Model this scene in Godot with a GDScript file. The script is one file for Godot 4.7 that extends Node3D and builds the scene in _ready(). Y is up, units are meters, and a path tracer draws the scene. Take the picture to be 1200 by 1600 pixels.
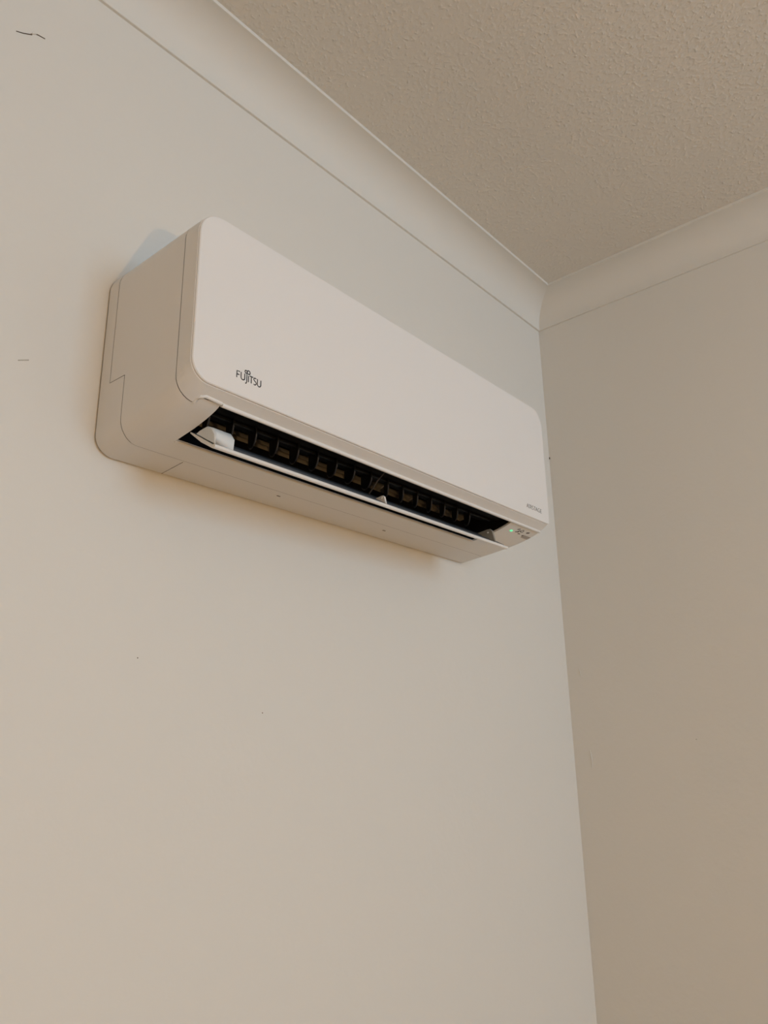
extends Node3D

# ------------------------------------------------------------------ helpers
func mat(c: Color, rough := 0.6, spec := 0.5) -> StandardMaterial3D:
	var m := StandardMaterial3D.new()
	m.albedo_color = c
	m.roughness = rough
	m.metallic_specular = spec
	return m

func st() -> SurfaceTool:
	var s := SurfaceTool.new()
	s.begin(Mesh.PRIMITIVE_TRIANGLES)
	return s

func quad(s: SurfaceTool, a: Vector3, b: Vector3, c: Vector3, d: Vector3) -> void:
	for p: Vector3 in [a, b, c, a, c, d]:
		s.add_vertex(p)

func part(called: String, s: SurfaceTool, m: Material, parent: Node = self) -> MeshInstance3D:
	s.index()
	s.generate_normals()
	var o := MeshInstance3D.new()
	o.name = called
	o.mesh = s.commit()
	o.material_override = m
	o.cast_shadow = GeometryInstance3D.SHADOW_CASTING_SETTING_ON
	parent.add_child(o, true)
	return o

func structure(o: Node, label: String, category: String) -> void:
	o.set_meta("kind", "structure")
	o.set_meta("label", label)
	o.set_meta("category", category)

# a box with chamfered edges, each face its own smooth group
func rbox(s: SurfaceTool, c: Vector3, size: Vector3, b := 0.001, xf := Transform3D.IDENTITY) -> void:
	var h := size * 0.5
	b = minf(b, minf(h.x, minf(h.y, h.z)) * 0.9)
	s.set_smooth_group(-1)
	var pts := {}
	for sx: int in [-1, 1]:
		for sy: int in [-1, 1]:
			for sz: int in [-1, 1]:
				var k := Vector3i(sx, sy, sz)
				var v := Vector3(sx * h.x, sy * h.y, sz * h.z)
				pts[k] = [xf * (c + v - Vector3(0, sy * b, sz * b)), xf * (c + v - Vector3(sx * b, 0, sz * b)), xf * (c + v - Vector3(sx * b, sy * b, 0))]
	for ax in 3:
		var u := (ax + 1) % 3
		var w := (ax + 2) % 3
		for sg: int in [-1, 1]:
			var ks: Array[Vector3i] = []
			for q: Vector2i in [Vector2i(-1, -1), Vector2i(1, -1), Vector2i(1, 1), Vector2i(-1, 1)]:
				var k := Vector3i.ZERO
				k[ax] = sg
				k[u] = q.x
				k[w] = q.y
				ks.append(k)
			if sg > 0:
				ks.reverse()
			quad(s, pts[ks[0]][ax], pts[ks[1]][ax], pts[ks[2]][ax], pts[ks[3]][ax])
		for s1: int in [-1, 1]:
			for s2: int in [-1, 1]:
				var a := Vector3i.ZERO
				a[u] = s1
				a[w] = s2
				var k0 := a
				k0[ax] = -1
				var k1 := a
				k1[ax] = 1
				if s1 * s2 > 0:
					quad(s, pts[k0][u], pts[k0][w], pts[k1][w], pts[k1][u])
				else:
					quad(s, pts[k0][w], pts[k0][u], pts[k1][u], pts[k1][w])
	for k: Vector3i in pts:
		var q: Array = pts[k]
		if k.x * k.y * k.z > 0:
			for v: Vector3 in [q[0], q[2], q[1]]:
				s.add_vertex(v)
		else:
			for v: Vector3 in [q[0], q[1], q[2]]:
				s.add_vertex(v)

# round bar along a path; flat squeezes it along one axis
func tube(s: SurfaceTool, path: Array, r: float, n := 10, squeeze := Vector3.ONE, cap := true) -> void:
	s.set_smooth_group(0)
	var rings := []
	for i in path.size():
		var p: Vector3 = path[i]
		var t: Vector3 = (path[mini(i + 1, path.size() - 1)] - path[maxi(i - 1, 0)]).normalized()
		var up := Vector3(0, 0, 1) if absf(t.z) < 0.9 else Vector3(0, 1, 0)
		var a := t.cross(up).normalized()
		var b := a.cross(t).normalized()
		var ring := []
		for k in n:
			var f := TAU * k / n
			ring.append(p + (a * cos(f) + b * sin(f)) * r * squeeze)
		rings.append(ring)
	for i in rings.size() - 1:
		for k in n:
			var j := (k + 1) % n
			quad(s, rings[i][k], rings[i][j], rings[i + 1][j], rings[i + 1][k])
	if cap:
		s.set_smooth_group(-1)
		for k in range(1, n - 1):
			for v: Vector3 in [rings[0][0], rings[0][k + 1], rings[0][k]]:
				s.add_vertex(v)
			var e: Array = rings[-1]
			for v: Vector3 in [e[0], e[k], e[k + 1]]:
				s.add_vertex(v)

# polygon in (x, y) pushed out along z from z0 to z1, front rim chamfered by b
func extrude(s: SurfaceTool, poly: PackedVector2Array, z0: float, z1: float, b := 0.0, xf := Transform3D.IDENTITY) -> void:
	if Geometry2D.is_polygon_clockwise(poly):
		poly.reverse()
	var inner := poly
	if b > 0.0:
		var n := poly.size()
		inner = PackedVector2Array()
		for i in n:
			var e0 := (poly[i] - poly[(i + n - 1) % n]).normalized()
			var e1 := (poly[(i + 1) % n] - poly[i]).normalized()
			var nrm := Vector2(-e0.y - e1.y, e0.x + e1.x).normalized()
			inner.append(poly[i] + nrm * b)
	var tri := Geometry2D.triangulate_polygon(inner)
	s.set_smooth_group(-1)
	for i in range(0, tri.size(), 3):
		var f: Array = [inner[tri[i]], inner[tri[i + 1]], inner[tri[i + 2]]]
		if (f[1] - f[0]).cross(f[2] - f[0]) > 0:
			f.reverse()
		for p: Vector2 in f:
			s.add_vertex(xf * Vector3(p.x, p.y, z1))
		f.reverse()
		for p: Vector2 in f:
			s.add_vertex(xf * Vector3(p.x, p.y, z0))
	for i in poly.size():
		var j := (i + 1) % poly.size()
		s.set_smooth_group(1)
		quad(s, xf * Vector3(poly[i].x, poly[i].y, z0), xf * Vector3(poly[i].x, poly[i].y, z1 - b), xf * Vector3(poly[j].x, poly[j].y, z1 - b), xf * Vector3(poly[j].x, poly[j].y, z0))
		if b > 0.0:
			s.set_smooth_group(2)
			quad(s, xf * Vector3(poly[i].x, poly[i].y, z1 - b), xf * Vector3(inner[i].x, inner[i].y, z1), xf * Vector3(inner[j].x, inner[j].y, z1), xf * Vector3(poly[j].x, poly[j].y, z1 - b))

func rounded_rect(x0: float, y0: float, x1: float, y1: float, r: Array, n := 10) -> PackedVector2Array:
	# r: lower left, lower right, upper right, upper left
	var out := PackedVector2Array()
	var cs: Array = [Vector2(x0 + r[0], y0 + r[0]), Vector2(x1 - r[1], y0 + r[1]), Vector2(x1 - r[2], y1 - r[2]), Vector2(x0 + r[3], y1 - r[3])]
	for k in 4:
		for i in n + 1:
			var a := PI + k * PI / 2 + PI / 2 * i / n
			out.append(cs[k] + Vector2(cos(a), sin(a)) * r[k])
	return out

func lathe(s: SurfaceTool, prof: Array, n := 32, at := Vector3.ZERO) -> void:
	s.set_smooth_group(0)
	for i in prof.size() - 1:
		for k in n:
			var a := TAU * k / n
			var b := TAU * (k + 1) / n
			var p: Vector2 = prof[i]
			var q: Vector2 = prof[i + 1]
			quad(s, at + Vector3(p.x * cos(a), p.y, p.x * sin(a)), at + Vector3(q.x * cos(a), q.y, q.x * sin(a)), at + Vector3(q.x * cos(b), q.y, q.x * sin(b)), at + Vector3(p.x * cos(b), p.y, p.x * sin(b)))

func noise_image(seed_value: int, freq: float, octaves: int, size := 512, kind := FastNoiseLite.TYPE_SIMPLEX_SMOOTH) -> Image:
	var n := FastNoiseLite.new()
	n.seed = seed_value
	n.noise_type = kind
	n.frequency = freq
	n.fractal_octaves = octaves
	return n.get_seamless_image(size, size)

func relief(m: StandardMaterial3D, img: Image, bump: float, metres: float, amount := 1.0) -> void:
	img.convert(Image.FORMAT_RGBA8)
	img.bump_map_to_normal_map(bump)
	m.normal_enabled = true
	m.normal_texture = ImageTexture.create_from_image(img)
	m.normal_scale = amount
	m.uv1_triplanar = true
	m.uv1_world_triplanar = true
	m.uv1_scale = Vector3.ONE / metres

# ------------------------------------------------------------------ measures
const XL := -1.2539          # left and right end of the air conditioner
const XR := -0.4199
const TOP := 1.873
const CEIL := 2.4
const RT := 0.034            # upper corner radius
const RBL := 0.027           # lower left corner radius
const RBR := 0.006
const OX0 := -1.194          # air outlet
const OX1 := -0.522
const OZ0 := 0.098
const OZ1 := 0.190
const UNDER := [[0.0, 1.5953], [0.0385, 1.5980], [0.078, 1.6018], [0.108, 1.6054], [0.138, 1.6098], [0.152, 1.6128], [0.165, 1.6160], [0.175, 1.6190], [0.184, 1.6223], [0.19, 1.6255], [0.2, 1.6313], [0.21, 1.637]]

func under(z: float) -> float:
	for i in UNDER.size() - 1:
		if z <= UNDER[i + 1][0]:
			return lerpf(UNDER[i][1], UNDER[i + 1][1], (z - UNDER[i][0]) / (UNDER[i + 1][0] - UNDER[i][0]))
	return UNDER[-1][1]

# outline of the casing at depth z, going down the left side, along the underside, up the right side and back over the top
const SIDE_Y := [1.80, 1.76, 1.72, 1.6915, 1.6893, 1.6889, 1.6885, 1.6881, 1.6860, 1.678, 1.670]
func outline(z: float, inset := 0.0) -> Array:
	var o := []
	var yb := under(z) + inset
	var x0 := XL + inset
	var x1 := XR - inset
	var y1 := TOP - inset
	for i in 9:
		var a := PI / 2 + PI / 2 * i / 8.0
		o.append(Vector3(x0 + RT + RT * cos(a), y1 - RT + RT * sin(a), z))
	for y: float in SIDE_Y:
		o.append(Vector3(x0, y, z))
	for i in 9:
		var a := PI + PI / 2 * i / 8.0
		o.append(Vector3(x0 + RBL + RBL * cos(a), yb + RBL + RBL * sin(a), z))
	for x: float in [x0 + RBL + 0.002, OX0, -1.1497, -1.05, -0.95, -0.85, -0.75, -0.65, OX1, -0.47, x1 - RBR - 0.002]:
		o.append(Vector3(x, yb, z))
	for i in 5:
		var a := -PI / 2 + PI / 2 * i / 4.0
		o.append(Vector3(x1 - RBR + RBR * cos(a), yb + RBR + RBR * sin(a), z))
	for y: float in [1.67, 1.75]:
		o.append(Vector3(x1, y, z))
	for i in 9:
		var a := PI / 2 * i / 8.0
		o.append(Vector3(x1 - RT + RT * cos(a), y1 - RT + RT * sin(a), z))
	return o

# surface between the depths given for every outline vertex; holes(i, z0, z1) leaves quads out
func shell(s: SurfaceTool, depths: Array, inset := 0.0, outlet := false) -> void:
	s.set_smooth_group(0)
	var n := outline(0.1).size()
	var pos := []
	for i in n:
		var col := []
		for z: float in depths[i]:
			col.append(outline(z, inset)[i])
		pos.append(col)
	for i in n:
		var j := (i + 1) % n
		for k in pos[i].size() - 1:
			var a: Vector3 = pos[i][k]
			var b: Vector3 = pos[j][k]
			if outlet:
				var c: Vector3 = (pos[i][k] + pos[i][k + 1] + pos[j][k] + pos[j][k + 1]) * 0.25
				if c.x > OX0 and c.x < OX1 and c.z > OZ0 and c.z < OZ1 and c.y < 1.66:
					continue
			quad(s, a, pos[i][k + 1], pos[j][k + 1], b)

# depth of the seam between rear chassis and front casing at an outline vertex
func seam_depth(v: Vector3, shift: float) -> float:
	if v.x > (XL + XR) * 0.5 and v.y > 1.64:
		return 0.0284
	if v.y > 1.6891 + shift:
		return 0.0284
	return 0.0570 + 0.007 * clampf((XL + 0.030 - v.x) / 0.03, 0.0, 1.0)

func annulus(s: SurfaceTool, a: Array, b: Array, flip := false) -> void:
	s.set_smooth_group(-1)
	for i in a.size():
		var j := (i + 1) % a.size()
		if flip:
			quad(s, a[i], b[i], b[j], a[j])
		else:
			quad(s, a[i], a[j], b[j], b[i])

# ------------------------------------------------------------------ scene
func _ready() -> void:
	# camera
	var cam := Camera3D.new()
	cam.name = "camera"
	cam.fov = rad_to_deg(2.0 * atan(800.0 / 1236.55))
	cam.keep_aspect = Camera3D.KEEP_HEIGHT
	cam.near = 0.02
	cam.position = Vector3(-1.73967, 1.20117, 0.91792)
	cam.rotation = Vector3(0.30861, -0.86390, -0.01612)
	add_child(cam)
	cam.current = true
	# daylight: an overcast sky that enters through the window behind the photographer
	var env := Environment.new()
	var sky := Sky.new()
	var sm := ProceduralSkyMaterial.new()
	sm.sky_top_color = Color(0.80, 0.86, 0.93)
	sm.sky_horizon_color = Color(0.88, 0.91, 0.94)
	sm.ground_horizon_color = Color(0.66, 0.65, 0.62)
	sm.ground_bottom_color = Color(0.52, 0.51, 0.48)
	sky.sky_material = sm
	env.background_mode = Environment.BG_SKY
	env.sky = sky
	env.background_energy_multiplier = 1.0
	env.tonemap_mode = Environment.TONE_MAPPER_LINEAR
	env.tonemap_exposure = 1.0
	env.sdfgi_enabled = true
	env.ssao_enabled = true
	env.ssil_enabled = true
	var we := WorldEnvironment.new()
	we.name = "environment"
	we.environment = env
	add_child(we)

	# the same daylight diffused by the drawn sheer blind of that window
	var day := AreaLight3D.new()
	day.name = "window_light"
	day.area_size = Vector2(1.2, 1.13)
	day.area_normalize_energy = true
	day.position = Vector3(-1.1, 1.665, 3.585)
	day.light_color = Color(0.685, 0.865, 1.0)
	day.light_energy = 3.9
	day.light_size = 0.5
	day.area_range = 14.0
	day.area_attenuation = 2.0
	day.shadow_enabled = true
	add_child(day)

	build_room()
	build_air_conditioner()
	build_lamp()

func build_room() -> void:
	var paint := mat(Color(0.875, 0.86, 0.83), 0.55, 0.35)
	relief(paint, noise_image(11, 0.02, 4), 3.0, 0.35, 0.14)
	var ceiling_paint := mat(Color(0.86, 0.835, 0.795), 0.7, 0.3)
	# sprayed stipple: fine grain with scattered raised crumbs
	var stipple := noise_image(5, 0.05, 3, 1024)
	stipple.convert(Image.FORMAT_L8)
	for y in 1024:
		for x in 1024:
			var v := stipple.get_pixel(x, y).r
			var c := 0.22 * v + 0.9 * pow(maxf(0.0, v - 0.60), 1.3)
			stipple.set_pixel(x, y, Color(c, c, c))
	relief(ceiling_paint, stipple, 9.0, 0.6, 0.6)
	var plaster := mat(Color(0.875, 0.86, 0.83), 0.6, 0.35)
	var carpet := mat(Color(0.42, 0.36, 0.30), 0.95, 0.1)
	var RX := -3.4
	var RZ := 3.6
	var T := 0.12
	# back wall that carries the unit
	var s := st()
	rbox(s, Vector3((RX + 0.0) * 0.5, CEIL * 0.5, -T * 0.5), Vector3(-RX, CEIL, T), 0.0005)
	var wa := part("wall_back", s, paint)
	structure(wa, "off-white painted wall that carries the air conditioner", "wall")
	s = st()
	rbox(s, Vector3(T * 0.5, CEIL * 0.5, RZ * 0.5 - T * 0.5), Vector3(T, CEIL, RZ + T), 0.0005)
	var wb := part("wall_right", s, paint)
	structure(wb, "off-white painted wall at right angles beyond the corner", "wall")
	s = st()
	rbox(s, Vector3(RX - T * 0.5, CEIL * 0.5, RZ * 0.5), Vector3(T, CEIL, RZ + 2 * T), 0.0005)
	structure(part("wall_left", s, paint), "off-white painted wall on the left, out of view", "wall")
	# front wall with the window opening
	var w0 := Vector2(-1.75, 1.05)
	var w1 := Vector2(-0.45, 2.28)
	s = st()
	var zc := RZ + T * 0.5
	rbox(s, Vector3((RX + w0.x) * 0.5, CEIL * 0.5, zc), Vector3(w0.x - RX, CEIL, T), 0.0005)
	rbox(s, Vector3((w1.x + T) * 0.5, CEIL * 0.5, zc), Vector3(T - w1.x, CEIL, T), 0.0005)
	rbox(s, Vector3((w0.x + w1.x) * 0.5, w0.y * 0.5, zc), Vector3(w1.x - w0.x, w0.y, T), 0.0005)
	rbox(s, Vector3((w0.x + w1.x) * 0.5, (w1.y + CEIL) * 0.5, zc), Vector3(w1.x - w0.x, CEIL - w1.y, T), 0.0005)
	structure(part("wall_front", s, paint), "off-white painted wall with the window, out of view", "wall")
	var win := Node3D.new()
	win.name = "window_1"
	add_child(win)
	structure(win, "white framed window in the wall out of view", "window")
	var white := mat(Color(0.9, 0.9, 0.89), 0.4)
	s = st()
	for x: float in [w0.x + 0.025, w1.x - 0.025]:
		rbox(s, Vector3(x, (w0.y + w1.y) * 0.5, zc), Vector3(0.05, w1.y - w0.y, 0.06), 0.003)
	for y: float in [w0.y + 0.025, w1.y - 0.025]:
		rbox(s, Vector3((w0.x + w1.x) * 0.5, y, zc), Vector3(w1.x - w0.x - 0.1, 0.05, 0.06), 0.003)
	part("window_frame", s, white, win)
	s = st()
	rbox(s, Vector3((w0.x + w1.x) * 0.5, (w0.y + w1.y) * 0.5, zc), Vector3(0.035, w1.y - w0.y - 0.1, 0.045), 0.003)
	part("mullion", s, white, win)
	var blind := mat(Color(0.9, 0.9, 0.9), 0.9, 0.1)
	blind.emission_enabled = true
	blind.emission = Color(0.69, 0.87, 1.0)
	blind.emission_energy_multiplier = 0.25
	s = st()
	rbox(s, Vector3((w0.x + w1.x) * 0.5, (w0.y + w1.y) * 0.5, RZ + 0.02), Vector3(w1.x - w0.x - 0.02, w1.y - w0.y - 0.02, 0.003), 0.0005)
	part("blind", s, blind, win)
	s = st()
	rbox(s, Vector3((RX + T) * 0.5, -0.05, RZ * 0.5), Vector3(T - RX + T, 0.1, RZ + 2 * T), 0.0005)
	structure(part("floor", s, carpet), "beige carpeted floor, out of view", "floor")
	s = st()
	rbox(s, Vector3((RX + T) * 0.5, CEIL + 0.05, RZ * 0.5), Vector3(T - RX + T, 0.1, RZ + 2 * T), 0.0005)
	structure(part("ceiling", s, ceiling_paint), "stippled plaster ceiling", "ceiling")
	# cove cornices, mitred in the corner
	var prof := cornice_profile()
	s = st()
	sweep_cornice(s, prof, Vector3(RX, CEIL, 0), Vector3(0, CEIL, 0), Vector3(0, 0, 1))
	structure(part("trim_1", s, plaster), "cove cornice along the wall above the air conditioner", "cornice")
	s = st()
	sweep_cornice(s, prof, Vector3(0, CEIL, 0), Vector3(0, CEIL, RZ), Vector3(-1, 0, 0))
	structure(part("trim_2", s, plaster), "cove cornice along the right-hand wall", "cornice")
	# damage on the wall: a flaked crack and small specks
	var crack := mat(Color(0.35, 0.29, 0.24), 0.9)
	s = st()
	tube(s, [Vector3(-1.4274, 2.1695, 0.0), Vector3(-1.418, 2.1735, 0.0003), Vector3(-1.4065, 2.1805, 0.0004)], 0.0007, 6)
	part("paint_crack", s, crack, wa)
	s = st()
	tube(s, [Vector3(-1.4065, 2.1845, 0.0003), Vector3(-1.398, 2.187, 0.0004), Vector3(-1.3885, 2.1885, 0.0)], 0.0007, 6)
	part("paint_crack", s, crack, wa)
	s = st()
	extrude(s, PackedVector2Array([Vector2(-1.4085, 2.1805), Vector2(-1.4035, 2.1835), Vector2(-1.3995, 2.187), Vector2(-1.4045, 2.1885)]), -0.001, 0.0022, 0.0006)
	part("paint_flake", s, paint, wa)
	for p: Vector3 in [Vector3(-1.1623, 1.3377, 0.0009), Vector3(-0.9478, 1.2759, 0.0010)]:
		s = st()
		lathe(s, [Vector2(0, -p.z), Vector2(p.z, 0), Vector2(p.z * 0.7, p.z * 0.6), Vector2(0, p.z)], 8, Vector3(p.x, p.y, 0.0))
		part("speck", s, crack, wa)
	var scuff := mat(Color(0.74, 0.72, 0.68), 0.8)
	s = st()
	tube(s, [Vector3(-1.364, 1.689, 0.0), Vector3(-1.357, 1.692, 0.0002), Vector3(-1.351, 1.6945, 0.0)], 0.0008, 6)
	part("scuff", s, scuff, wa)
	s = st()
	tube(s, [Vector3(-0.001, 1.954, 0.001), Vector3(-0.0015, 1.951, 0.0015), Vector3(-0.001, 1.949, 0.001)], 0.0012, 6)
	part("speck", s, crack, wa)
	# ridges of old paint on the right wall
	s = st()
	tube(s, [Vector3(0, 1.225, 0.040), Vector3(-0.0006, 1.205, 0.043), Vector3(0, 1.186, 0.042)], 0.0009, 6)
	part("paint_ridge", s, paint, wb)
	s = st()
	tube(s, [Vector3(0, 1.41, 0.031), Vector3(-0.0006, 1.40, 0.033), Vector3(0, 1.392, 0.0345)], 0.0009, 6)
	part("paint_ridge", s, paint, wb)
	s = st()
	lathe(s, [Vector2(0, -0.0015), Vector2(0.0015, 0), Vector2(0, 0.0015)], 8, Vector3(0, 1.2414, 0.2854))
	part("speck", s, scuff, wb)

func cornice_profile() -> Array:
	# (out from the wall, down from the ceiling)
	var p := [Vector2(0.0, 0.0765), Vector2(0.0045, 0.0765), Vector2(0.0055, 0.0755), Vector2(0.0055, 0.071)]
	for i in 15:
		var t := i / 14.0
		var a := t * PI / 2
		p.append(Vector2(0.0055 + 0.0715 * (1.0 - cos(a)), 0.071 - 0.0645 * sin(a)))
	p.append_array([Vector2(0.0785, 0.0066), Vector2(0.0815, 0.0066), Vector2(0.0822, 0.0060), Vector2(0.0822, 0.0)])
	return p

func sweep_cornice(s: SurfaceTool, prof: Array, a: Vector3, b: Vector3, out: Vector3) -> void:
	var corner_a := a == Vector3(0, CEIL, 0)
	var along := (b - a).normalized()
	var P := []
	for q: Vector2 in prof:
		var pa := a + out * q.x - Vector3(0, q.y, 0)
		var pb := b + out * q.x - Vector3(0, q.y, 0)
		if corner_a:
			pa += along * q.x
		else:
			pb -= along * q.x
		P.append([pa, pb])
	for i in P.size() - 1:
		s.set_smooth_group(1 if (i >= 4 and i < P.size() - 5) else -1)
		quad(s, P[i][0], P[i + 1][0], P[i + 1][1], P[i][1])

func build_lamp() -> void:
	# table lamp on a side table, low and left behind the photographer: it throws the shadow above the unit
	var at := Vector3(-1.89, 0.0, 2.80)
	var timber := mat(Color(0.48, 0.34, 0.22), 0.5)
	var t := Node3D.new()
	t.name = "low_stool"
	t.position = at
	add_child(t)
	t.set_meta("label", "low wooden stool with a lamp on it, out of view")
	t.set_meta("category", "stool")
	var s := st()
	rbox(s, Vector3(0, 0.1875, 0), Vector3(0.36, 0.025, 0.30), 0.004)
	part("seat", s, timber, t)
	for sx: int in [-1, 1]:
		for sz: int in [-1, 1]:
			s = st()
			rbox(s, Vector3(sx * 0.15, 0.0875, sz * 0.12), Vector3(0.035, 0.175, 0.035), 0.004)
			part("leg", s, timber, t)
	var l := Node3D.new()
	l.name = "table_lamp"
	l.position = at + Vector3(0, 0.20, 0)
	add_child(l)
	l.set_meta("label", "globe table lamp on the low stool, out of view")
	l.set_meta("category", "lamp")
	s = st()
	lathe(s, [Vector2(0, 0), Vector2(0.06, 0), Vector2(0.06, 0.012), Vector2(0.05, 0.02), Vector2(0.012, 0.028), Vector2(0.010, 0.16), Vector2(0.022, 0.175), Vector2(0.022, 0.19), Vector2(0, 0.19)], 28)
	part("base", s, mat(Color(0.75, 0.62, 0.42), 0.35), l)
	var glow := mat(Color(0.95, 0.9, 0.8), 0.5)
	glow.emission_enabled = true
	glow.emission = Color(1.0, 0.80, 0.52)
	glow.emission_energy_multiplier = 3.0
	s = st()
	var sp := []
	for i in 17:
		var a := -PI / 2 + PI * i / 16.0
		sp.append(Vector2(0.03 * cos(a), 0.218 + 0.03 * sin(a)))
	lathe(s, sp, 28)
	part("bulb", s, glow, l)
	var o := OmniLight3D.new()
	o.name = "lamp_light"
	o.position = Vector3(0, 0.218, 0)
	o.light_color = Color(1.0, 0.80, 0.52)
	o.light_energy = 1.5
	o.light_size = 0.03
	o.omni_range = 12.0
	o.omni_attenuation = 2.0
	o.shadow_enabled = true
	l.add_child(o)

func build_air_conditioner() -> void:
	var white := mat(Color(0.885, 0.87, 0.85), 0.42, 0.5)
	var gloss := mat(Color(0.90, 0.885, 0.87), 0.38, 0.5)
	var liner := mat(Color(0.55, 0.52, 0.49), 0.7)
	var black := mat(Color(0.04, 0.038, 0.037), 0.6, 0.25)
	var vane_mat := mat(Color(0.06, 0.06, 0.06), 0.5, 0.3)
	var slate := mat(Color(0.30, 0.315, 0.33), 0.55)
	var grey := mat(Color(0.56, 0.55, 0.52), 0.5)
	var fan_mat := mat(Color(0.55, 0.535, 0.52), 0.55)
	var ink := mat(Color(0.13, 0.125, 0.125), 0.6)
	var ac := Node3D.new()
	ac.name = "air_conditioner"
	add_child(ac)
	ac.set_meta("label", "white wall-mounted split air conditioner with open louvre high on the wall")
	ac.set_meta("category", "air conditioner")
	var n := outline(0.1).size()

	# rear chassis, standing a finger's breadth off the wall on its mounting plate
	var s := st()
	var dep := []
	for i in n:
		var v: Vector3 = outline(0.05)[i]
		var e := seam_depth(v, -0.0008) - (0.0009 if v.y > 1.60 else 0.0005)
		dep.append([0.0045, 0.012, 0.02, e - 0.0006 if e > 0.02 else 0.0201, e])
	shell(s, dep)
	# rolled rear rim and return of the front rim
	var rim0 := outline(0.0045)
	var rim1 := outline(0.0028, 0.0018)
	var rim2 := outline(0.0028, 0.02)
	annulus(s, rim0, rim1, true)
	annulus(s, rim1, rim2, true)
	var chassis := part("rear_chassis", s, white, ac)
	s = st()
	rbox(s, Vector3((XL + XR) * 0.5, 1.735, 0.002), Vector3(0.70, 0.22, 0.004), 0.001)
	part("mounting_plate", s, grey, ac)
	# screwed cover strip in the underside of the chassis
	s = st()
	for seg: Array in [[Vector3(-1.1497, 0, 0.004), Vector3(-1.1497, 0, 0.0535)]]:
		var a: Vector3 = seg[0]
		var b: Vector3 = seg[1]
		a.y = under(a.z) - 0.0001
		b.y = under(b.z) - 0.0001
		tube(s, [a, b], 0.0005, 6)
	part("cover_joint", s, liner, chassis)
	for p: Vector2 in [Vector2(-0.966, 0.0432), Vector2(-0.7106, 0.0383)]:
		s = st()
		rbox(s, Vector3(p.x, under(p.y), p.y), Vector3(0.007, 0.0012, 0.0022), 0.0004)
		part("clip_slot", s, liner, chassis)

	# backing seen in the seams
	s = st()
	dep = []
	for i in n:
		dep.append([0.02, 0.04, 0.06, 0.08, 0.0965])
	shell(s, dep, 0.0022)
	part("inner_frame", s, liner, ac)
	s = st()
	dep = []
	for i in n:
		dep.append([0.165, 0.175, 0.184, 0.1895, 0.196, 0.204] if not (outline(0.1)[i].y < 1.63 and outline(0.1)[i].x > XL + RBL) else [0.1915, 0.1925, 0.194, 0.196, 0.20, 0.204])
	shell(s, dep, 0.0022)
	part("inner_frame", s, liner, ac)

	# front casing with the air outlet cut into its underside
	s = st()
	dep = []
	for i in n:
		var v: Vector3 = outline(0.05)[i]
		var b := seam_depth(v, 0.0)
		var bottom: bool = v.y < 1.62 and v.x > XL + RBL + 0.001
		var e := 0.190 if bottom else 0.1797
		dep.append([b, b + 0.0006, 0.07, 0.084, OZ0, 0.108, 0.122, 0.138, 0.152, 0.162, 0.170, lerpf(0.170, e, 0.5), e])
	shell(s, dep, 0.0, true)
	# inner returns of the outlet edge
	s.set_smooth_group(-1)
	var lip := 0.0035
	quad(s, Vector3(OX0, under(OZ0), OZ0), Vector3(OX1, under(OZ0), OZ0), Vector3(OX1, under(OZ0) + lip, OZ0), Vector3(OX0, under(OZ0) + lip, OZ0))
	var zs := [OZ0, 0.108, 0.122, 0.138, 0.152, 0.162, 0.170, 0.18, OZ1]
	for i in zs.size() - 1:
		for x: float in [OX0, OX1]:
			var a := Vector3(x, under(zs[i]), zs[i])
			var b := Vector3(x, under(zs[i + 1]), zs[i + 1])
			quad(s, a, b, b + Vector3(0, lip, 0), a + Vector3(0, lip, 0))
	var casing := part("front_casing", s, white, ac)
	# rolled lower lip behind the flap
	s = st()
	tube(s, [Vector3(OX0, under(OZ0) + 0.0004, OZ0 - 0.0005), Vector3(OX1, under(OZ0) + 0.0004, OZ0 - 0.0005)], 0.0022, 10)
	part("outlet_lip", s, white, casing)

	# front frame that carries the panel, its lower face slanting to the outlet
	s = st()
	dep = []
	for i in n:
		var v: Vector3 = outline(0.05)[i]
		var bottom: bool = v.y < 1.62 and v.x > XL + RBL + 0.001
		var b := 0.1908 if bottom else 0.1806
		dep.append([b, lerpf(b, 0.207, 0.33), lerpf(b, 0.207, 0.66), 0.207])
	shell(s, dep)
	annulus(s, outline(0.207), outline(0.207, 0.012), false)
	var frame := part("front_frame", s, white, ac)
	s = st()
	tube(s, [Vector3(-1.2262, 1.6215, 0.1790), Vector3(-1.2262, 1.6238, 0.1850), Vector3(-1.2245, 1.6262, 0.1905), Vector3(-1.2190, 1.6275, 0.1930), Vector3(-1.2080, 1.6270, 0.1930), Vector3(-1.1945, 1.6262, 0.1925)], 0.0024, 12)
	part("outlet_bead", s, white, frame)
	s = st()
	tube(s, [Vector3(-1.1935, 1.6254, 0.1915), Vector3(-0.8, 1.6248, 0.1905), Vector3(-0.4265, 1.6248, 0.1900)], 0.0028, 12)
	part("outlet_bead", s, white, frame)

	# smooth front panel
	s = st()
	extrude(s, rounded_rect(XL + 0.0006, 1.6362, XR - 0.0004, 1.8726, [0.0268, 0.006, 0.034, 0.034]), 0.2066, 0.2108, 0.0011)
	var panel := part("front_panel", s, gloss, ac)
	maker_mark(panel, ink)
	var tm := TextMesh.new()
	var font := SystemFont.new()
	font.font_names = PackedStringArray(["Droid Sans"])
	tm.font = font
	tm.text = "AIRSTAGE"
	tm.font_size = 32
	tm.pixel_size = 0.01
	tm.depth = 0.02
	tm.curve_step = 1.0
	var tx := MeshInstance3D.new()
	tx.name = "series_lettering"
	tx.mesh = tm
	tx.material_override = mat(Color(0.22, 0.21, 0.20), 0.5)
	var bb := tm.get_aabb()
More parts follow.
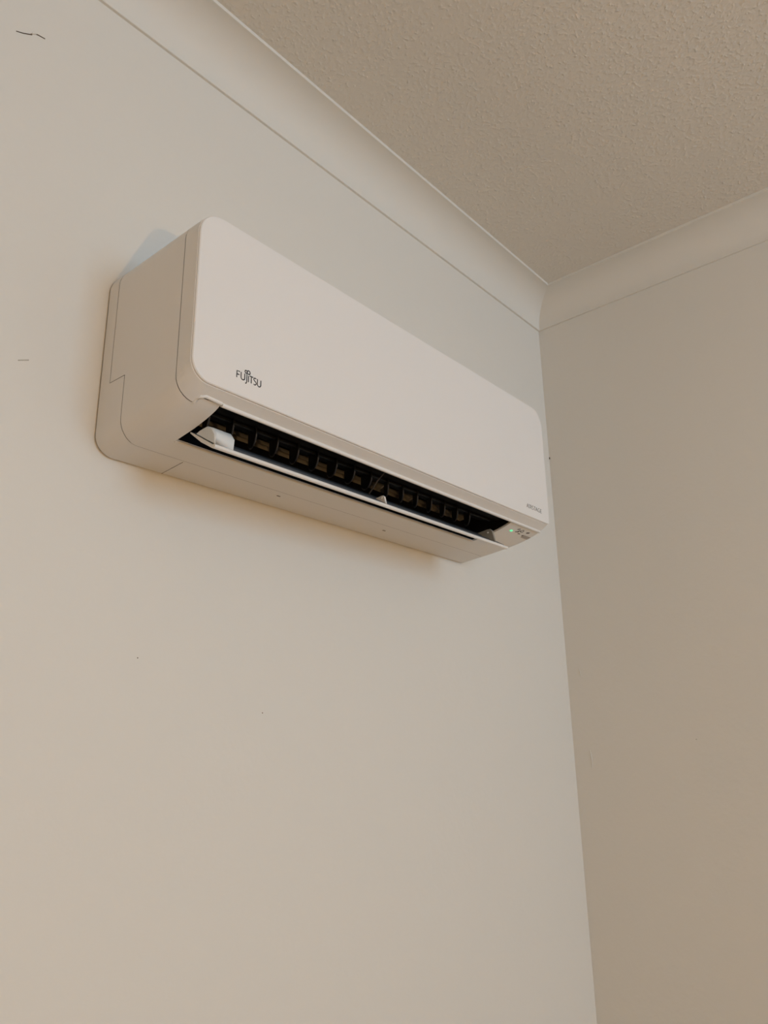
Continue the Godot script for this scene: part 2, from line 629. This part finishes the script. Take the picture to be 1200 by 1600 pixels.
	var k := 0.0545 / bb.size.x
	tx.scale = Vector3(k, 0.0078 / bb.size.y, 0.01)
	tx.position = Vector3(-0.4762 - bb.get_center().x * k, 1.6563 - bb.get_center().y * 0.0078 / bb.size.y, 0.2108)
	panel.add_child(tx)

	build_outlet(ac, black, vane_mat, fan_mat)
	build_flap(ac, white, slate, grey)
	build_display(ac, casing)

func maker_mark(panel: Node3D, ink: Material) -> void:
	# seven thin capitals, the third one tall with two small loops above it
	var x0 := -1.1875
	var w := 0.0390
	var y0 := 1.6592
	var h := 0.0096
	var z := 0.2108
	var bowl := func(a: float, b: float) -> Array:
		var o := [Vector2(a, 1), Vector2(a, 0.32)]
		for i in range(1, 8):
			var t := PI + PI * i / 8.0
			o.append(Vector2((a + b) * 0.5 + (b - a) * 0.5 * cos(t), 0.32 + 0.32 * sin(t)))
		o.append_array([Vector2(b, 0.32), Vector2(b, 1)])
		return o
	var loop := func(c: Vector2, rx: float, ry: float) -> Array:
		var o := []
		for i in 17:
			o.append(c + Vector2(rx * cos(TAU * i / 16), ry * sin(TAU * i / 16)))
		return o
	var strokes := [
		[Vector2(0.115, 0.97), Vector2(0.0, 0.97), Vector2(0.0, 0.0)], [Vector2(0.0, 0.5), Vector2(0.10, 0.5)],
		bowl.call(0.17, 0.32),
		[Vector2(0.405, 1.08), Vector2(0.405, 0.0), Vector2(0.398, -0.18), Vector2(0.375, -0.29), Vector2(0.345, -0.31)],
		[Vector2(0.475, 0.92), Vector2(0.475, 0.0)],
		[Vector2(0.515, 0.97), Vector2(0.665, 0.97)], [Vector2(0.59, 0.97), Vector2(0.59, 0.0)],
		[Vector2(0.795, 0.93), Vector2(0.755, 0.99), Vector2(0.715, 0.95), Vector2(0.693, 0.80), Vector2(0.705, 0.64), Vector2(0.75, 0.52), Vector2(0.79, 0.40), Vector2(0.80, 0.22), Vector2(0.775, 0.06), Vector2(0.735, 0.01), Vector2(0.69, 0.06)],
		bowl.call(0.845, 0.99),
		loop.call(Vector2(0.368, 1.34), 0.046, 0.19), loop.call(Vector2(0.474, 1.38), 0.060, 0.25)]
	var s := st()
	for stroke: Array in strokes:
		var path := []
		for p: Vector2 in stroke:
			path.append(Vector3(x0 + p.x * w, y0 + p.y * h, z))
		tube(s, path, 0.00078, 8, Vector3(1, 1, 0.35))
	part("maker_lettering", s, ink, panel)

func build_outlet(ac: Node3D, black: Material, vane_mat: Material, fan_mat: Material) -> void:
	# duct behind the outlet
	var s := st()
	s.set_smooth_group(-1)
	var ring := [Vector2(0.0975, 1.6075), Vector2(0.0955, 1.622), Vector2(0.092, 1.6400), Vector2(0.060, 1.6425), Vector2(0.034, 1.662), Vector2(0.024, 1.69), Vector2(0.026, 1.745), Vector2(0.13, 1.745), Vector2(0.135, 1.69), Vector2(0.112, 1.655), Vector2(0.118, 1.6415), Vector2(0.150, 1.6345), Vector2(0.1895, 1.6275)]
	var x0 := OX0 - 0.001
	var x1 := OX1 + 0.001
	for i in ring.size() - 1:
		quad(s, Vector3(x0, ring[i].y, ring[i].x), Vector3(x1, ring[i].y, ring[i].x), Vector3(x1, ring[i + 1].y, ring[i + 1].x), Vector3(x0, ring[i + 1].y, ring[i + 1].x))
	var poly := PackedVector2Array()
	for p: Vector2 in ring:
		poly.append(p)
	var tri := Geometry2D.triangulate_polygon(poly)
	for i in range(0, tri.size(), 3):
		for x: float in [x0, x1]:
			for q in 3:
				var p := poly[tri[i + q]]
				s.add_vertex(Vector3(x, p.y, p.x))
	var duct := part("air_duct", s, black, ac)
	# cross-flow fan drum
	s = st()
	var c := Vector2(0.078, 1.690)
	var blades := 26
	for b in blades:
		var a := TAU * b / blades
		var pts := []
		for q in 4:
			var r := 0.031 + 0.0125 * q / 3.0
			var f := a + 0.16 * sin(q / 3.0 * 1.4)
			pts.append(Vector2(c.x + r * cos(f), c.y + r * sin(f)))
		s.set_smooth_group(0)
		for q in 3:
			quad(s, Vector3(x0 + 0.012, pts[q].y, pts[q].x), Vector3(x1 - 0.012, pts[q].y, pts[q].x), Vector3(x1 - 0.012, pts[q + 1].y, pts[q + 1].x), Vector3(x0 + 0.012, pts[q + 1].y, pts[q + 1].x))
	var fan := part("fan_drum", s, fan_mat, ac)
	for i in 9:
		s = st()
		var x := lerpf(x0 + 0.012, x1 - 0.012, i / 8.0)
		var disc := Transform3D(Basis(Vector3(0, 0, 1), Vector3(0, 1, 0), Vector3(-1, 0, 0)), Vector3(x, 0, 0))
		extrude(s, disc_poly(c, 0.0435, 28), -0.001, 0.001, 0.0, disc)
		part("fan_disc", s, fan_mat, fan)
	# swing vanes
	var xs: Array[float] = []
	for i in 9:
		xs.append(-1.178 + 0.0385 * i)
	for i in 7:
		xs.append(-0.822 + 0.0375 * i)
	for i in xs.size():
		var left := i < 9
		var yaw := deg_to_rad(25.0 if left else 41.0)
		var bs := Basis(Vector3(-sin(yaw), 0, cos(yaw)), Vector3(0, 1, 0), Vector3(cos(yaw), 0, sin(yaw)))
		var xf := Transform3D(bs, Vector3(xs[i], 1.629, 0.140))
		var vp := PackedVector2Array([Vector2(0.020, 0.014), Vector2(-0.020, 0.024)])
		for q in 13:
			var a := PI + PI * q / 12.0 
			vp.append(Vector2(0.021 * cos(a), -0.002 + 0.015 * sin(a)))
		s = st()
		extrude(s, vp, -0.0008, 0.0008, 0.0, xf)
		var v := part("vane", s, vane_mat, duct)
		s = st()
		var arc := []
		for q in range(2, 12):
			var a := PI + PI * q / 12.0
			arc.append(xf * Vector3(0.0212 * cos(a), -0.002 + 0.0152 * sin(a), 0))
		tube(s, arc, 0.0013, 6)
		part("rim", s, mat(Color(0.21, 0.20, 0.195), 0.45), v)
	# link rod that swings them, and the post dividing the outlet
	s = st()
	rbox(s, Vector3((x0 + x1) * 0.5, 1.6318, 0.150), Vector3(x1 - x0 - 0.03, 0.003, 0.005), 0.0008)
	part("link_rod", s, vane_mat, duct)
	s = st()
	tube(s, [Vector3(-0.8768, 1.627, 0.185), Vector3(-0.868, 1.619, 0.160), Vector3(-0.855, 1.609, 0.132)], 0.0012, 8)
	part("divider", s, mat(Color(0.36, 0.33, 0.31), 0.5), duct)

func disc_poly(c: Vector2, r: float, n: int) -> PackedVector2Array:
	var o := PackedVector2Array()
	for i in n:
		o.append(Vector2(c.x + r * cos(TAU * i / n), c.y + r * sin(TAU * i / n)))
	return o

func build_flap(ac: Node3D, white: Material, slate: Material, grey: Material) -> void:
	# louvre flap swung open: upper face slate grey, outer shell white, seen almost edge-on
	var a := Vector2(0.1815, 1.5765)   # front edge (z, y)
	var b := Vector2(0.1290, 1.6102)   # rear edge
	var along := (b - a).normalized()
	var down := Vector2(along.y, -along.x)
	if down.y > 0:
		down = -down
	var fx0 := -1.192
	var fx1 := -0.528
	var to3 := Transform3D(Basis(Vector3(0, 0, 1), Vector3(0, 1, 0), Vector3(-1, 0, 0)), Vector3.ZERO)
	var shell2 := PackedVector2Array()
	var L := a.distance_to(b)
	# white outer shell with a rounded front edge
	for i in 9:
		var t := PI / 2 + PI * i / 8.0
		shell2.append(a + along * (0.0030 + 0.0030 * cos(t)) + down * (0.0030 - 0.0030 * sin(t)))
	shell2.append(a + along * (L * 0.5) + down * 0.0066)
	shell2.append(a + along * L + down * 0.0035)
	shell2.append(a + along * L + down * 0.0016)
	shell2.append(a + along * 0.006 + down * 0.0016)
	var s := st()
	extrude(s, shell2, -fx1, -fx0, 0.0, Transform3D(Basis(Vector3(0, 0, 1), Vector3(0, 1, 0), Vector3(-1, 0, 0)), Vector3.ZERO))
	var flap := part("louvre_flap", s, white, ac)
	s = st()
	var lin := PackedVector2Array([a + along * 0.0055 + down * 0.0016, a + along * 0.0058 + down * 0.0002, a + along * (L - 0.0005) + down * 0.0, a + along * L + down * 0.0016])
	extrude(s, lin, -fx1 + 0.006, -fx0 - 0.006, 0.0, to3)
	part("inner_face", s, slate, flap)
	# moulded hinge block at the near end
	s = st()
	var blk := PackedVector2Array([a + along * 0.004 - down * 0.0, a + along * 0.010 - down * 0.012, a + along * 0.022 - down * 0.0165, a + along * 0.034 - down * 0.015, a + along * 0.046 - down * 0.006, a + along * 0.05 + down * 0.001])
	extrude(s, blk, -fx0 - 0.030, -fx0, 0.002, to3)
	part("hinge_block", s, mat(Color(0.83, 0.84, 0.84), 0.35), flap)
	# hinge arms in the middle and at the far end
	for q: Array in [[-0.868, 0.55, white, 0.0016], [-0.566, 1.0, grey, 0.002]]:
		s = st()
		var g: float = q[1]
		var arm := PackedVector2Array([a + along * 0.004, a + along * (0.016 * g + 0.004) - down * 0.016 * g, a + along * (0.022 * g + 0.004) - down * 0.017 * g, a + along * (0.027 * g + 0.004) - down * 0.014 * g, a + along * (0.044 * g + 0.004)])
		extrude(s, arm, -q[0] - q[3], -q[0] + q[3], 0.0005, to3)
		var h := part("hinge_arm", s, q[2], flap)
		s = st()
		var pc: Vector2 = a + along * (0.0225 * g + 0.004) - down * 0.0095 * g
		tube(s, [Vector3(q[0] - q[3] - 0.001, pc.y, pc.x), Vector3(q[0] + q[3], pc.y, pc.x)], 0.0016, 10)
		part("pin", s, white, h)

func build_display(ac: Node3D, casing: Node3D) -> void:
	# indicator lamp, printed symbols and receiver window beside the outlet
	var lit := mat(Color(0.5, 0.9, 0.7), 0.4)
	lit.emission_enabled = true
	lit.emission = Color(0.32, 0.95, 0.65)
	lit.emission_energy_multiplier = 0.75
	var surf := func(x: float, z: float) -> Transform3D:
		var dz := 0.004
		var t := Vector3(0, under(z + dz) - under(z - dz), 2 * dz).normalized()
		return Transform3D(Basis(Vector3(1, 0, 0), t, Vector3(1, 0, 0).cross(t)), Vector3(x, under(z), z))
	var s := st()
	extrude(s, rounded_rect(-0.0042, -0.0024, 0.0042, 0.0024, [0.0023, 0.0023, 0.0023, 0.0023], 5), -0.0004, 0.0006, 0.0002, surf.call(-0.4950, 0.1690))
	var led := part("indicator_led", s, lit, casing)
	led.set_meta("label", "lit green indicator light")
	var ink := mat(Color(0.27, 0.25, 0.24), 0.6)
	var marks := [[-0.4823, 0.1789, 0.0035, 0.0012, 0.5], [-0.4780, 0.1712, 0.0045, 0.0011, 0.3], [-0.4760, 0.1752, 0.0030, 0.0010, 0.9], [-0.4682, 0.1772, 0.0, 0.0, 0.0], [-0.4490, 0.1780, 0.0042, 0.0017, 0.35], [-0.4665, 0.1684, 0.0036, 0.0011, 0.1], [-0.4510, 0.1673, 0.0030, 0.0014, 0.4]]
	for m: Array in marks:
		s = st()
		var xf: Transform3D = surf.call(m[0], m[1])
		if m[2] == 0.0:
			# small house outline
			var o := []
			for p: Vector2 in [Vector2(-0.0036, -0.003), Vector2(0.0036, -0.003), Vector2(0.0036, 0.001), Vector2(0, 0.0038), Vector2(-0.0036, 0.001), Vector2(-0.0036, -0.003)]:
				o.append(xf * Vector3(p.x, p.y, 0.0001))
			tube(s, o, 0.0006, 6)
		else:
			var rr := rounded_rect(-m[2], -m[3], m[2], m[3], [m[3] * 0.8, m[3] * 0.8, m[3] * 0.8, m[3] * 0.8], 3)
			extrude(s, rr, -0.0003, 0.0003, 0.0, xf * Transform3D(Basis(Vector3(0, 0, 1), m[4]), Vector3.ZERO))
		part("printed_symbol", s, ink, casing)
	s = st()
	extrude(s, rounded_rect(-0.012, -0.0045, 0.012, 0.0045, [0.001, 0.001, 0.001, 0.001], 3), -0.0003, 0.0003, 0.0, surf.call(-0.4375, 0.1655))
	part("receiver_window", s, mat(Color(0.62, 0.59, 0.56), 0.3), casing)
